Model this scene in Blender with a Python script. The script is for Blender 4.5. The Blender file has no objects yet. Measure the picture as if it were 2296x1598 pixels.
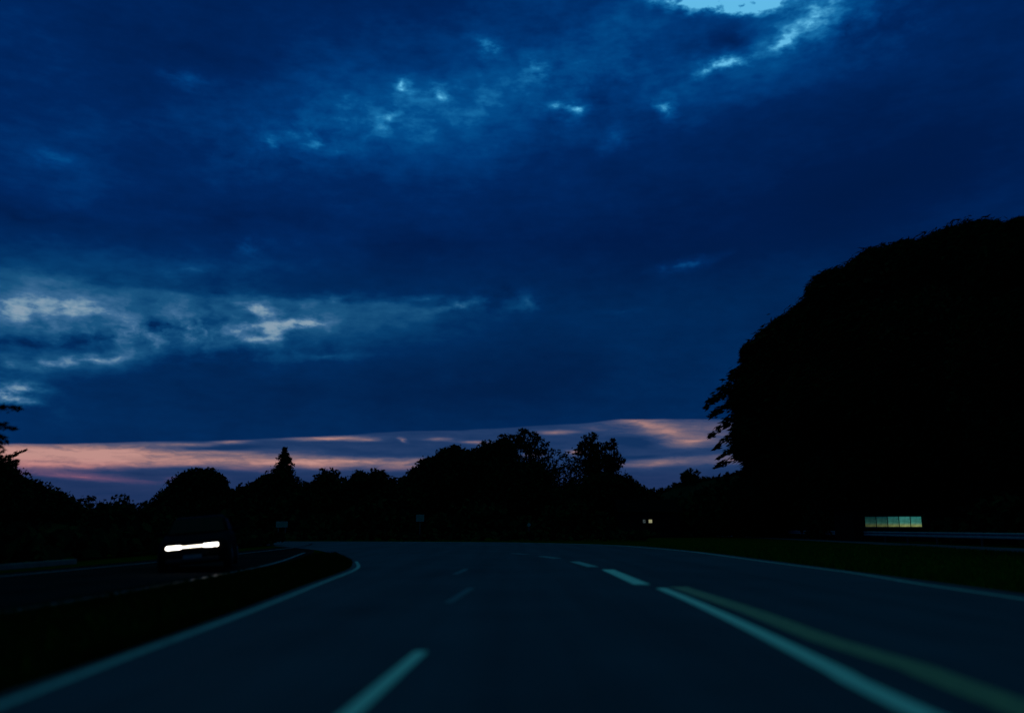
import bpy, bmesh, math, random
import numpy as np
from mathutils import Vector, Matrix

scene = bpy.context.scene
R = math.radians

# ------------------------------------------------------------------ camera
FOC = 1988.0            # focal length in pixels of a 2296 x 1598 picture
CX, CY, HOR = 1148.0, 799.0, 1182.0
CAMH = 1.15
PITCH = math.atan((HOR - CY) / FOC)
cam_d = bpy.data.cameras.new("camera")
cam_d.sensor_width = 36.0
cam_d.lens = FOC / 2296.0 * 36.0
cam_d.clip_start = 0.05
cam_d.clip_end = 9000
cam_d.dof.use_dof = True
cam_d.dof.focus_distance = 75.0
cam_d.dof.aperture_fstop = cam_d.lens / 1000.0 / 0.10
cam = bpy.data.objects.new("camera", cam_d)
scene.collection.objects.link(cam)
cam.location = (0, 0, CAMH)
cam.rotation_euler = (R(90) + PITCH, 0, 0)
scene.camera = cam


def ray(px, py):
    """world direction seen at a point of the photograph"""
    u, v = (px - CX) / FOC, (CY - py) / FOC
    c, s = math.cos(PITCH), math.sin(PITCH)
    return Vector((u, c - v * s, s + v * c)).normalized()


def azel(px, py):
    d = ray(px, py)
    return math.degrees(math.atan2(d.x, d.y)), math.degrees(math.asin(d.z))


def on_ground(px, py, z=0.0):
    d = ray(px, py)
    t = (z - CAMH) / d.z
    return (d.x * t, d.y * t)


def lin(c):
    o = []
    for v in c:
        v = v / 255.0
        o.append(v / 12.92 if v <= 0.04045 else ((v + 0.055) / 1.055) ** 2.4)
    return (o[0], o[1], o[2], 1.0)


# ------------------------------------------------------------------ world
world = bpy.data.worlds.new("World")
scene.world = world
world.use_nodes = True
wt = world.node_tree
wt.nodes.clear()
WN, WL = wt.nodes, wt.links
SUN_EL, SUN_ROT = -6.0, -20.0


def N(kind, **kw):
    n = WN.new(kind)
    for k, v in kw.items():
        setattr(n, k, v)
    return n


def put(sock, v):
    if isinstance(v, bpy.types.NodeSocket):
        WL.new(v, sock)
    else:
        sock.default_value = v


def M(op, a, b=0.0, c=None, clamp=False):
    n = N('ShaderNodeMath', operation=op, use_clamp=clamp)
    put(n.inputs[0], a)
    put(n.inputs[1], b)
    if c is not None:
        put(n.inputs[2], c)
    return n.outputs[0]


def VM(op, a, b=None, s=None):
    n = N('ShaderNodeVectorMath', operation=op)
    put(n.inputs[0], a)
    if b is not None:
        put(n.inputs[1], b)
    if s is not None:
        put(n.inputs['Scale'], s)
    return n.outputs[0]


def remap(x, a, b, c=0.0, d=1.0, smooth=True):
    n = N('ShaderNodeMapRange', interpolation_type='SMOOTHSTEP' if smooth else 'LINEAR')
    put(n.inputs[0], x)
    for i, v in enumerate((a, b, c, d)):
        n.inputs[i + 1].default_value = v
    return n.outputs[0]


def ramp(x, stops, interp='LINEAR'):
    n = N('ShaderNodeValToRGB')
    cr = n.color_ramp
    cr.interpolation = interp
    while len(cr.elements) < len(stops):
        cr.elements.new(0.5)
    for e, (p, c) in zip(cr.elements, stops):
        e.position = p
    for e, (p, c) in zip(cr.elements, stops):
        e.color = c
    put(n.inputs[0], x)
    return n.outputs[0]


def mix(f, a, b):
    n = N('ShaderNodeMix', data_type='RGBA')
    put(n.inputs[0], f)
    put(n.inputs[6], a)
    put(n.inputs[7], b)
    return n.outputs[2]


def noise(vec, scale, detail=4.0, rough=0.5, dist=0.0, color=False):
    n = N('ShaderNodeTexNoise', noise_dimensions='3D')
    n.inputs['Scale'].default_value = scale
    n.inputs['Detail'].default_value = detail
    n.inputs['Roughness'].default_value = rough
    n.inputs['Distortion'].default_value = dist
    WL.new(vec, n.inputs['Vector'])
    return n.outputs[1] if color else n.outputs[0]


tc = N('ShaderNodeTexCoord')
dirv = tc.outputs['Generated']
sep = N('ShaderNodeSeparateXYZ')
WL.new(dirv, sep.inputs[0])
U = M('MULTIPLY', M('ARCTAN2', sep.outputs[0], sep.outputs[1]), 57.29578)
V = M('MULTIPLY', M('ARCSINE', sep.outputs[2]), 57.29578)
comb = N('ShaderNodeCombineXYZ')
WL.new(U, comb.inputs[0])
WL.new(V, comb.inputs[1])
UV = comb.outputs[0]


def aniso(sx, sy, off=0.0):
    n = N('ShaderNodeMapping')
    n.inputs['Scale'].default_value = (sx, sy, 1)
    n.inputs['Location'].default_value = (off, off * 0.7, off)
    WL.new(UV, n.inputs[0])
    return n.outputs[0]


def warped(vec_noise, scale, ax, ay, detail=5.0, base=None, rough=0.55):
    nz = noise(vec_noise, scale, detail, rough, color=True)
    off = VM('MULTIPLY', VM('SUBTRACT', nz, (0.5, 0.5, 0.5)), (ax, ay, 0.0))
    return VM('ADD', base if base is not None else UV, off)


def blobs(vec, items, base=0.0):
    """weighted sum of soft ellipses: (px, py, rx, ry, tilt, weight)"""
    acc = base
    for (px, py, rx, ry, rot, w) in items:
        a, e = azel(px, py)
        k = math.degrees(1.0 / FOC) * 1.0
        mp = N('ShaderNodeMapping', vector_type='TEXTURE')
        mp.inputs['Location'].default_value = (a, e, 0)
        mp.inputs['Rotation'].default_value = (0, 0, R(rot))
        mp.inputs['Scale'].default_value = (rx * k, ry * k, 1)
        WL.new(vec, mp.inputs[0])
        g = N('ShaderNodeTexGradient', gradient_type='QUADRATIC_SPHERE')
        WL.new(mp.outputs[0], g.inputs[0])
        acc = M('MULTIPLY_ADD', g.outputs[1], w, acc)
    return acc


W1 = warped(aniso(1, 2.0), 0.16, 7.0, 3.2, 6.0)            # broad cloud warp
W2 = warped(aniso(1, 2.4, 9.0), 0.45, 2.6, 1.2, 6.0, None, 0.62)  # finer warp

# --- upper sky: how light the cloud deck is
big = [
    (1380, 60, 640, 210, -6, 0.26), (1050, 230, 660, 250, 8, 0.46), (1750, 90, 520, 170, 14, 0.42),
    (680, 280, 520, 260, 8, 0.20), (250, 430, 420, 260, 5, 0.14), (60, 330, 350, 300, 0, 0.10),
    (1950, 430, 800, 330, 12, -0.22), (1350, 560, 700, 210, 10, -0.12),
    (900, 560, 420, 100, 14, -0.10), (1130, 850, 620, 170, 4, -0.13), (1900, 760, 500, 200, 0, -0.05),
    (150, 640, 460, 120, 3, 0.22), (560, 610, 420, 90, 14, 0.12), (420, 740, 560, 120, 5, 0.36),
    (0, 740, 320, 130, 0, 0.22), (250, 800, 330, 60, 9, 0.22), (900, 690, 460, 70, 4, 0.18),
    (60, 470, 340, 60, -6, -0.16), (500, 500, 420, 70, 8, -0.10), (480, 120, 420, 120, 0, -0.08),
    (1250, 60, 260, 80, 10, -0.12), (620, 860, 300, 70, 4, -0.06), (0, 920, 300, 110, 0, 0.06),
    (1640, 100, 240, 75, -6, -0.30),
]
fine = [
    (1575, -26, 160, 50, -8, 3.4), (1690, 0, 110, 34, 0, 1.5), (1830, 24, 100, 50, 20, 0.28), (1780, 0, 300, 50, 0, 0.20),
    (1800, 66, 120, 36, 12, 0.28), (1750, 100, 46, 22, 12, 0.44), (1590, 148, 70, 26, 14, 0.60),
    (1650, 136, 80, 24, 4, 0.62), (1495, 240, 34, 42, 20, 0.56), (905, 190, 34, 30, 0, 0.48),
    (982, 210, 50, 26, -10, 0.46), (1090, 103, 60, 34, -20, 0.46), (1235, 238, 54, 24, -8, 0.44),
    (1285, 246, 54, 32, 0, 0.56), (870, 270, 60, 34, 30, 0.36), (710, 322, 90, 26, -6, 0.40),
    (600, 318, 60, 40, 20, 0.26), (1200, 150, 80, 50, -30, 0.30), (410, 175, 90, 30, -6, 0.24),
    (120, 358, 80, 26, 4, 0.26), (1380, 310, 60, 40, 0, 0.22), (1545, 592, 100, 18, 10, 0.46),
    (35, 700, 90, 42, 0, 0.60), (150, 684, 130, 30, 6, 0.50), (215, 700, 90, 20, 5, 0.34),
    (575, 692, 62, 34, -20, 0.72), (640, 728, 140, 26, 6, 0.60), (690, 722, 60, 14, 10, 0.60),
    (590, 758, 90, 22, 10, 0.58), (1035, 684, 110, 14, 6, 0.52), (1180, 680, 60, 40, 25, 0.34),
    (960, 672, 120, 16, 4, 0.28), (760, 668, 200, 24, 2, 0.24), (210, 806, 140, 20, 10, 0.52),
    (120, 822, 80, 16, 14, 0.42), (10, 820, 60, 30, 0, 0.42), (36, 876, 80, 34, 0, 0.90), (0, 884, 50, 14, 0, 0.6),
    (30, 900, 80, 16, 6, 0.4), (740, 800, 170, 16, 4, 0.24), (560, 552, 46, 26, 25, 0.30), (430, 606, 90, 20, 12, 0.22),
    (360, 732, 190, 26, 6, -0.34), (60, 765, 160, 26, 6, -0.36), (230, 762, 120, 22, 8, -0.26),
    (560, 715, 110, 22, 4, -0.22), (480, 800, 240, 40, 8, -0.16), (1390, 700, 90, 14, 3, 0.16),
]
Lb = blobs(W1, big + [(250, 430, 520, 240, 0, -0.09), (1150, 880, 700, 160, 2, -0.06), (500, 900, 700, 120, 0, -0.05)], 0.26)
fine = [(x, y, rx * (1.3 if w > 0 else 1.0), ry * (1.3 if w > 0 else 1.0), t, w * (0.78 if 600 < y < 900 and w > 0 else 1.0)) for (x, y, rx, ry, t, w) in fine]
Lf = blobs(W2, fine, 0.0)
n_brk = noise(aniso(1, 2.2, 21.0), 0.8, 5.0, 0.58)
Lf = M('MULTIPLY', Lf, remap(n_brk, 0.34, 0.64, 0.30, 1.15, False))
zone = blobs(W1, [(1300, 190, 760, 240, 6, 0.55), (700, 300, 460, 170, 10, 0.75), (1900, 60, 420, 120, 0, 0.8), (420, 740, 620, 130, 4, 1.6), (1080, 680, 320, 60, 3, 0.7)], 0.0)
n_rid = noise(W2, 0.55, 7.0, 0.60)
Lf = M('MULTIPLY_ADD', M('MULTIPLY', M('SUBTRACT', n_rid, 0.5), zone), 1.1, Lf)
n_soft = noise(aniso(1, 2.2, 3.0), 0.22, 7.0, 0.55)
n_fine = noise(aniso(1, 2.6, 5.0), 0.8, 6.0, 0.6)
shelf = M('SUBTRACT', M('MULTIPLY_ADD', M('SUBTRACT', n_soft, 0.5), 1.6, azel(500, 658)[1]), V)
shelf_m = M('MULTIPLY', M('MULTIPLY', remap(shelf, -0.15, 0.35), remap(shelf, 1.2, 4.6, 1.0, 0.0)), remap(U, azel(650, 700)[0], azel(1350, 700)[0], 1.0, 0.0))
lum = M('MULTIPLY_ADD', shelf_m, 0.16, M('ADD', Lb, Lf))
lum = M('MULTIPLY_ADD', M('SUBTRACT', n_soft, 0.5), M('MULTIPLY_ADD', Lb, 0.75, 0.04), lum)
lum = M('MULTIPLY_ADD', M('SUBTRACT', n_fine, 0.5), M('MULTIPLY_ADD', lum, 0.45, 0.02), lum)
high = ramp(lum, [(0.0, lin((0, 24, 66))), (0.14, lin((0, 27, 74))), (0.3, lin((0, 38, 94))), (0.45, lin((0, 55, 117))),
                  (0.6, lin((2, 74, 136))), (0.75, lin((22, 108, 166))), (0.88, lin((58, 145, 195))), (1.0, lin((98, 186, 230)))])
low = ramp(lum, [(0.0, lin((0, 24, 58))), (0.14, lin((0, 31, 74))), (0.3, lin((0, 42, 91))), (0.45, lin((6, 62, 110))),
                 (0.6, lin((24, 82, 126))), (0.75, lin((60, 106, 148))), (0.88, lin((108, 142, 168))), (1.0, lin((132, 156, 176)))])
col = mix(remap(V, 13.5, 19.0, 1.0, 0.0), high, low)

# --- the clear strip along the horizon, under the straight edge of the cloud bank
edge_pts = [(-700, 1000), (0, 994), (300, 990), (550, 985), (900, 967), (1180, 956), (1300, 951), (1385, 939), (1640, 937), (2296, 935), (2900, 935)]
stops = []
for (x, y) in edge_pts:
    a, e = azel(x, y)
    stops.append((min(1, max(0, (a + 60) / 120)), (e / 10, e / 10, e / 10, 1)))
edge = M('MULTIPLY', ramp(M('MULTIPLY_ADD', U, 1 / 120, 0.5), stops), 10.0)
n_edge = noise(aniso(0.35, 3.0, 2.0), 0.5, 5.0, 0.55)
below = M('SUBTRACT', M('MULTIPLY_ADD', M('SUBTRACT', n_edge, 0.5), 0.34, edge), V)
W3 = warped(aniso(0.5, 3.2, 4.0), 0.42, 3.2, 0.55, 6.0, None, 0.6)
W4 = warped(aniso(0.6, 3.0, 14.0), 0.5, 2.0, 0.34, 6.0, None, 0.6)
pinks = [
    (1490, 965, 230, 60, -12, 0.22), 
    (60, 1020, 520, 46, 1, 0.95), (300, 1012, 520, 30, 1, 0.55), (420, 1036, 460, 34, 2, 0.50), (200, 1048, 330, 24, 2, 0.36),
    (640, 1038, 300, 26, 2, 0.54), (-300, 1020, 420, 60, 0, 0.8), (200, 1070, 260, 14, -3, 0.50), (430, 1072, 110, 10, 2, 0.42),
    (350, 1050, 240, 18, 2, -0.42), (490, 1005, 190, 12, 3, -0.46), (420, 996, 160, 10, 2, 0.30),
    (510, 990, 80, 10, 3, 0.55), (740, 982, 180, 11, 2, 0.80), (830, 985, 70, 8, 0, 0.40), (905, 986, 16, 13, 0, 0.55),
    (990, 984, 70, 8, 0, 0.40), (1240, 969, 90, 11, 0, 0.66), (1060, 992, 90, 8, -4, 0.5),
    (800, 1036, 330, 20, -1, 0.58), (900, 1044, 150, 16, 2, 0.34), (730, 1048, 120, 14, 2, 0.34), (860, 1052, 100, 12, 2, 0.2),
    (940, 1030, 90, 10, 5, 0.3), (1290, 1015, 40, 14, 0, 0.6), (1200, 1020, 60, 14, 0, 0.4),
    (1450, 952, 130, 40, -14, 0.32), (1500, 972, 130, 30, -14, 0.20), (1560, 990, 130, 22, 0, 0.42), (1600, 960, 240, 60, 0, 0.30),
    (1420, 946, 90, 14, 0, 0.3), (1425, 990, 84, 18, -4, -0.40), (1350, 960, 120, 30, 0, 0.14),
    (1480, 1038, 190, 22, 3, 0.62), (1640, 1030, 120, 26, 3, 0.4), (1430, 1024, 100, 8, 2, -0.2),
]
bl = blobs(W3, pinks[:9] + pinks[19:23], 0.10)
bl2 = blobs(W4, pinks[9:19] + pinks[23:], bl)
n_str = noise(warped(aniso(1, 2.0, 31.0), 0.8, 0.9, 1.5, 4.0, aniso(0.40, 3.4, 7.0)), 0.85, 7.0, 0.62)
pink = M('MULTIPLY_ADD', M('SUBTRACT', n_str, 0.5), M('MULTIPLY_ADD', bl2, 1.7, 0.14), bl2)
peach = ramp(pink, [(0.0, lin((16, 48, 92))), (0.2, lin((38, 62, 104))), (0.4, lin((84, 84, 112))), (0.6, lin((126, 104, 116))),
                    (0.8, lin((168, 126, 124))), (1.0, lin((190, 142, 136)))])
rose = ramp(pink, [(0.0, lin((20, 46, 88))), (0.2, lin((38, 56, 98))), (0.4, lin((74, 66, 104))), (0.6, lin((106, 78, 110))),
                   (0.8, lin((160, 100, 116))), (1.0, lin((196, 120, 126)))])
band = mix(remap(V, 2.8, 4.1), rose, peach)
col = mix(remap(below, -0.03, 0.07), col, band)

# --- unseen teal sky added overhead to light the road in place of headlights
over = M('MULTIPLY', remap(V, 38.0, 62.0), remap(noise(aniso(1, 1, 1.0), 0.08, 3.0), 0.25, 0.6, 0.75, 1.0))
col = mix(over, col, (0.020, 0.175, 0.155, 1.0))
# below the horizon
col = mix(remap(V, -1.5, 0.2, 1.0, 0.0), col, (0.0006, 0.001, 0.003, 1))

sky = N('ShaderNodeTexSky', sky_type='NISHITA')
sky.sun_disc = False
sky.sun_elevation = R(SUN_EL)
sky.sun_rotation = R(SUN_ROT)
sky.dust_density = 2.0
bg1 = N('ShaderNodeBackground')
WL.new(col, bg1.inputs[0])
bg1.inputs[1].default_value = 1.0
bg2 = N('ShaderNodeBackground')
WL.new(sky.outputs[0], bg2.inputs[0])
bg2.inputs[1].default_value = 0.02
addn = N('ShaderNodeAddShader')
outw = N('ShaderNodeOutputWorld')
WL.new(bg1.outputs[0], addn.inputs[0])
WL.new(bg2.outputs[0], addn.inputs[1])
WL.new(addn.outputs[0], outw.inputs[0])
world.cycles.sampling_method = 'MANUAL'
world.cycles.sample_map_resolution = 512

# the sun is already under the horizon: only a trace of warm light is left
sun_d = bpy.data.lights.new("sun", 'SUN')
sun_d.energy = 0.002
sun_d.angle = R(10)
sun_d.color = (1.0, 0.62, 0.5)
sun = bpy.data.objects.new("sun", sun_d)
scene.collection.objects.link(sun)
sun.rotation_euler = (R(88), 0, R(180 + 20))

vs = scene.view_settings
vs.view_transform = 'Standard'
vs.look = 'None'
vs.exposure = 0.0
vs.gamma = 1.0
scene.cycles.use_denoising = True
scene.cycles.max_bounces = 5
scene.cycles.diffuse_bounces = 3

# ------------------------------------------------------------------ materials
def mat(name, color, rough=0.8, spec=0.3, metal=0.0, var=0.0, vscale=3.0, bump=0.0, bscale=40.0, emit=None, estr=0.0, color2=None, coat=0.0):
    m = bpy.data.materials.new(name)
    m.use_nodes = True
    nt = m.node_tree
    b = nt.nodes['Principled BSDF']
    b.inputs['Roughness'].default_value = rough
    b.inputs['Specular IOR Level'].default_value = spec
    b.inputs['Metallic'].default_value = metal
    b.inputs['Coat Weight'].default_value = coat
    c = tuple(color) + (1,)
    if var > 0 or color2:
        t = nt.nodes.new('ShaderNodeTexCoord')
        n = nt.nodes.new('ShaderNodeTexNoise')
        n.inputs['Scale'].default_value = vscale
        n.inputs['Detail'].default_value = 6
        nt.links.new(t.outputs['Object'], n.inputs['Vector'])
        r = nt.nodes.new('ShaderNodeValToRGB')
        r.color_ramp.elements[0].position = 0.3
        r.color_ramp.elements[1].position = 0.7
        c2 = tuple(color2) + (1,) if color2 else tuple(v * (1 + var) for v in color) + (1,)
        c1 = c if color2 else tuple(v * (1 - var) for v in color) + (1,)
        r.color_ramp.elements[0].color = c1
        r.color_ramp.elements[1].color = c2
        nt.links.new(n.outputs[0], r.inputs[0])
        nt.links.new(r.outputs[0], b.inputs['Base Color'])
    else:
        b.inputs['Base Color'].default_value = c
    if bump > 0:
        t = nt.nodes.new('ShaderNodeTexCoord')
        n = nt.nodes.new('ShaderNodeTexNoise')
        n.inputs['Scale'].default_value = bscale
        n.inputs['Detail'].default_value = 5
        nt.links.new(t.outputs['Object'], n.inputs['Vector'])
        bp = nt.nodes.new('ShaderNodeBump')
        bp.inputs['Strength'].default_value = bump
        bp.inputs['Distance'].default_value = 0.02
        nt.links.new(n.outputs[0], bp.inputs['Height'])
        nt.links.new(bp.outputs[0], b.inputs['Normal'])
    if emit:
        b.inputs['Emission Color'].default_value = tuple(emit) + (1,)
        b.inputs['Emission Strength'].default_value = estr
    return m


def road_mat(name, dark, light, spec=0.10):
    """asphalt: aggregate speckle, long tyre-polished streaks, repair patches"""
    m = bpy.data.materials.new(name)
    m.use_nodes = True
    nt = m.node_tree
    b = nt.nodes['Principled BSDF']
    L = nt.links.new
    t = nt.nodes.new('ShaderNodeTexCoord')
    mp = nt.nodes.new('ShaderNodeMapping')
    mp.inputs['Scale'].default_value = (1.3, 0.05, 1)
    L(t.outputs['Object'], mp.inputs[0])
    a = nt.nodes.new('ShaderNodeTexNoise')
    a.inputs['Scale'].default_value = 1.0
    a.inputs['Detail'].default_value = 4
    L(mp.outputs[0], a.inputs['Vector'])
    p = nt.nodes.new('ShaderNodeTexNoise')
    p.inputs['Scale'].default_value = 0.35
    p.inputs['Detail'].default_value = 6
    L(t.outputs['Object'], p.inputs['Vector'])
    g = nt.nodes.new('ShaderNodeTexNoise')
    g.inputs['Scale'].default_value = 90
    L(t.outputs['Object'], g.inputs['Vector'])
    s1 = nt.nodes.new('ShaderNodeMath'); s1.operation = 'ADD'
    L(a.outputs[0], s1.inputs[0]); L(p.outputs[0], s1.inputs[1])
    s2 = nt.nodes.new('ShaderNodeMath'); s2.operation = 'MULTIPLY_ADD'
    L(g.outputs[0], s2.inputs[0]); s2.inputs[1].default_value = 0.3; L(s1.outputs[0], s2.inputs[2])
    r = nt.nodes.new('ShaderNodeMapRange')
    L(s2.outputs[0], r.inputs[0])
    r.inputs[1].default_value = 0.75; r.inputs[2].default_value = 1.55
    mx = nt.nodes.new('ShaderNodeMix'); mx.data_type = 'RGBA'
    L(r.outputs[0], mx.inputs[0])
    mx.inputs[6].default_value = tuple(dark) + (1,)
    mx.inputs[7].default_value = tuple(light) + (1,)
    L(mx.outputs[2], b.inputs['Base Color'])
    rr = nt.nodes.new('ShaderNodeMapRange')
    L(a.outputs[0], rr.inputs[0])
    rr.inputs[3].default_value = 0.92; rr.inputs[4].default_value = 0.74
    L(rr.outputs[0], b.inputs['Roughness'])
    b.inputs['Specular IOR Level'].default_value = spec
    bp = nt.nodes.new('ShaderNodeBump')
    bp.inputs['Strength'].default_value = 0.5
    bp.inputs['Distance'].default_value = 0.01
    L(g.outputs[0], bp.inputs['Height']); L(bp.outputs[0], b.inputs['Normal'])
    return m


def paint_mat(name, color, wear=(0.05, 0.055, 0.06), lo=0.30, hi=0.46):
    m = bpy.data.materials.new(name)
    m.use_nodes = True
    nt = m.node_tree
    b = nt.nodes['Principled BSDF']
    L = nt.links.new
    t = nt.nodes.new('ShaderNodeTexCoord')
    n = nt.nodes.new('ShaderNodeTexNoise')
    n.inputs['Scale'].default_value = 7
    n.inputs['Detail'].default_value = 8
    n.inputs['Roughness'].default_value = 0.7
    L(t.outputs['Object'], n.inputs['Vector'])
    r = nt.nodes.new('ShaderNodeMapRange')
    L(n.outputs[0], r.inputs[0])
    r.inputs[1].default_value = lo; r.inputs[2].default_value = hi
    mx = nt.nodes.new('ShaderNodeMix'); mx.data_type = 'RGBA'
    L(r.outputs[0], mx.inputs[0])
    mx.inputs[6].default_value = tuple(wear) + (1,)
    mx.inputs[7].default_value = tuple(color) + (1,)
    L(mx.outputs[2], b.inputs['Base Color'])
    b.inputs['Roughness'].default_value = 0.6
    return m


M_grass = mat("grass", (0.010, 0.022, 0.0015), 0.95, 0.0, color2=(0.022, 0.038, 0.003), vscale=1.2, bump=0.6, bscale=14)
M_blade = mat("grass_blade", (0.026, 0.075, 0.004), 0.9, 0.0, color2=(0.05, 0.11, 0.008), vscale=1.5)
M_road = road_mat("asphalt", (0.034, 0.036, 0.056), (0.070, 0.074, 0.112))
M_road_unlit = road_mat("asphalt_unlit", (0.007, 0.0075, 0.011), (0.016, 0.017, 0.022), 0.0)  # same asphalt, lack of headlight light put into a darker colour
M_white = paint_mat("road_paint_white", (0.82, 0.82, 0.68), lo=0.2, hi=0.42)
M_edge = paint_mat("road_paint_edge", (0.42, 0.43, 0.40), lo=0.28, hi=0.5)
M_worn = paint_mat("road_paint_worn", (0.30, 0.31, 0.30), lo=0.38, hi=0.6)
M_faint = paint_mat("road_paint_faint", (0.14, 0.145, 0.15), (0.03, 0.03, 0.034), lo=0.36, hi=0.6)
M_yellow = paint_mat("road_paint_yellow", (0.46, 0.27, 0.12), lo=0.26, hi=0.5)
M_leaf = mat("leaf", (0.012, 0.020, 0.007), 0.9, 0.0, color2=(0.022, 0.034, 0.012), vscale=0.8)
M_leaf2 = mat("needle", (0.010, 0.017, 0.008), 0.9, 0.0, color2=(0.017, 0.026, 0.012), vscale=0.8)
M_bark = mat("bark", (0.025, 0.018, 0.012), 0.95, 0.05, var=0.4, vscale=6)
M_steel = mat("galvanised_steel", (0.22, 0.23, 0.24), 0.7, 0.3, 0.2, var=0.2, vscale=2)
M_conc = mat("concrete", (0.20, 0.15, 0.14), 0.9, 0.2, var=0.2, vscale=3)
M_dark = mat("dark_trim", (0.012, 0.012, 0.013), 0.6, 0.3)
M_paint = mat("car_paint", (0.003, 0.003, 0.0035), 0.7, 0.02, 0.0)
M_glass = mat("car_glass", (0.003, 0.003, 0.003), 0.5, 0.03)
M_tyre = mat("rubber", (0.014, 0.014, 0.014), 0.9, 0.1)
M_rim = mat("alloy", (0.05, 0.05, 0.052), 0.5, 0.4, 0.3)
M_plate = mat("number_plate_white", (0.16, 0.16, 0.15), 0.5, 0.3)
M_lamp = mat("headlamp_lit", (0.9, 0.9, 0.85), 0.2, 0.5, emit=(1.0, 0.93, 0.80), estr=9)
M_strip = mat("streak_strip", (0.9, 0.9, 0.85), 0.2, 0.5, emit=(1.0, 0.90, 0.76), estr=4)  # made-up glow between the lamps, imitates their streak
M_lampfar = mat("lit_window_warm", (0.9, 0.85, 0.6), 0.2, 0.5, emit=(0.85, 0.80, 0.40), estr=0.32)
M_lampdim = mat("lit_window_dim", (0.6, 0.6, 0.6), 0.2, 0.5, emit=(0.7, 0.9, 0.8), estr=0.05)
M_signgreen = mat("sign_green", (0.02, 0.22, 0.14), 0.5, 0.3, var=0.15, vscale=4)
M_signwhite = mat("sign_white", (0.12, 0.26, 0.19), 0.5, 0.3)
M_post = mat("post_grey", (0.05, 0.05, 0.05), 0.6, 0.1)
M_wall = mat("wall_render", (0.010, 0.010, 0.010), 1.0, 0.0, var=0.2, vscale=2, bump=0.3)
M_roof = mat("roof_sheet", (0.005, 0.005, 0.005), 1.0, 0.0, var=0.2, vscale=2)
M_frame = mat("window_frame_dark", (0.03, 0.035, 0.035), 0.5, 0.3)
M_hill = mat("hillside", (0.012, 0.018, 0.010), 1.0, 0.0, var=0.3, vscale=0.1)


def pane_mat(name, top, mid, bot, k):
    """a lit room seen through glass: cool ceiling light above, warm floor below"""
    m = bpy.data.materials.new(name)
    m.use_nodes = True
    nt = m.node_tree
    b = nt.nodes['Principled BSDF']
    L = nt.links.new
    t = nt.nodes.new('ShaderNodeTexCoord')
    s = nt.nodes.new('ShaderNodeSeparateXYZ')
    L(t.outputs['Generated'], s.inputs[0])
    r = nt.nodes.new('ShaderNodeValToRGB')
    e = r.color_ramp.elements
    e[0].position = 0.0; e[0].color = lin(bot)
    e[1].position = 1.0; e[1].color = lin(top)
    x = r.color_ramp.elements.new(0.4); x.color = lin(mid)
    x = r.color_ramp.elements.new(0.12); x.color = lin(bot)
    L(s.outputs[2], r.inputs[0])
    n = nt.nodes.new('ShaderNodeTexNoise')
    n.inputs['Scale'].default_value = 3.0
    L(t.outputs['Generated'], n.inputs['Vector'])
    mr = nt.nodes.new('ShaderNodeMapRange')
    L(n.outputs[0], mr.inputs[0])
    mr.inputs[1].default_value = 0.3; mr.inputs[2].default_value = 0.7
    mr.inputs[3].default_value = 0.7 * k; mr.inputs[4].default_value = 1.35 * k
    L(r.outputs[0], b.inputs['Emission Color'])
    L(mr.outputs[0], b.inputs['Emission Strength'])
    b.inputs['Base Color'].default_value = (0.01, 0.015, 0.015, 1)
    b.inputs['Roughness'].default_value = 0.2
    return m


# ------------------------------------------------------------------ helpers
def tag(o, label=None, cat=None, group=None, kind=None):
    if label: o['label'] = label
    if cat: o['category'] = cat
    if group: o['group'] = group
    if kind: o['kind'] = kind
    return o


def link_mesh(name, verts, faces, material, parent=None, smooth=False):
    me = bpy.data.meshes.new(name)
    me.from_pydata([tuple(v) for v in verts], [], faces)
    me.materials.append(material)
    if smooth:
        me.shade_smooth()
    me.update()
    o = bpy.data.objects.new(name, me)
    scene.collection.objects.link(o)
    if parent: o.parent = parent
    return o


def quads_mesh(name, co, material, parent=None):
    """co: (n, 4, 3) corners of n separate leaf quads"""
    n = len(co)
    me = bpy.data.meshes.new(name)
    me.vertices.add(n * 4)
    me.vertices.foreach_set('co', co.astype(np.float32).ravel())
    me.loops.add(n * 4)
    me.loops.foreach_set('vertex_index', np.arange(n * 4, dtype=np.int32))
    me.polygons.add(n)
    me.polygons.foreach_set('loop_start', np.arange(0, n * 4, 4, dtype=np.int32))
    me.materials.append(material)
    me.update(calc_edges=True)
    o = bpy.data.objects.new(name, me)
    scene.collection.objects.link(o)
    if parent: o.parent = parent
    return o


def bm_obj(name, bm, material, parent=None, smooth=False):
    me = bpy.data.meshes.new(name)
    bmesh.ops.recalc_face_normals(bm, faces=bm.faces)
    bm.to_mesh(me)
    bm.free()
    me.materials.append(material)
    if smooth: me.shade_smooth()
    o = bpy.data.objects.new(name, me)
    scene.collection.objects.link(o)
    if parent: o.parent = parent
    return o


def add_box(bm, c, s, bevel=0.0, rot=None):
    r = bmesh.ops.create_cube(bm, size=1.0)
    vs_ = r['verts']
    bmesh.ops.scale(bm, vec=s, verts=vs_)
    if bevel > 0:
        es = list({e for v in vs_ for e in v.link_edges})
        rb = bmesh.ops.bevel(bm, geom=es, offset=bevel, segments=2, affect='EDGES', profile=0.7)
        vs_ = rb['verts']
    if rot is not None:
        bmesh.ops.rotate(bm, cent=(0, 0, 0), matrix=rot, verts=vs_)
    bmesh.ops.translate(bm, vec=c, verts=vs_)
    return vs_


def box_obj(name, c, s, material, parent=None, bevel=0.0):
    bm = bmesh.new()
    add_box(bm, c, s, bevel)
    return bm_obj(name, bm, material, parent)


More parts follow.
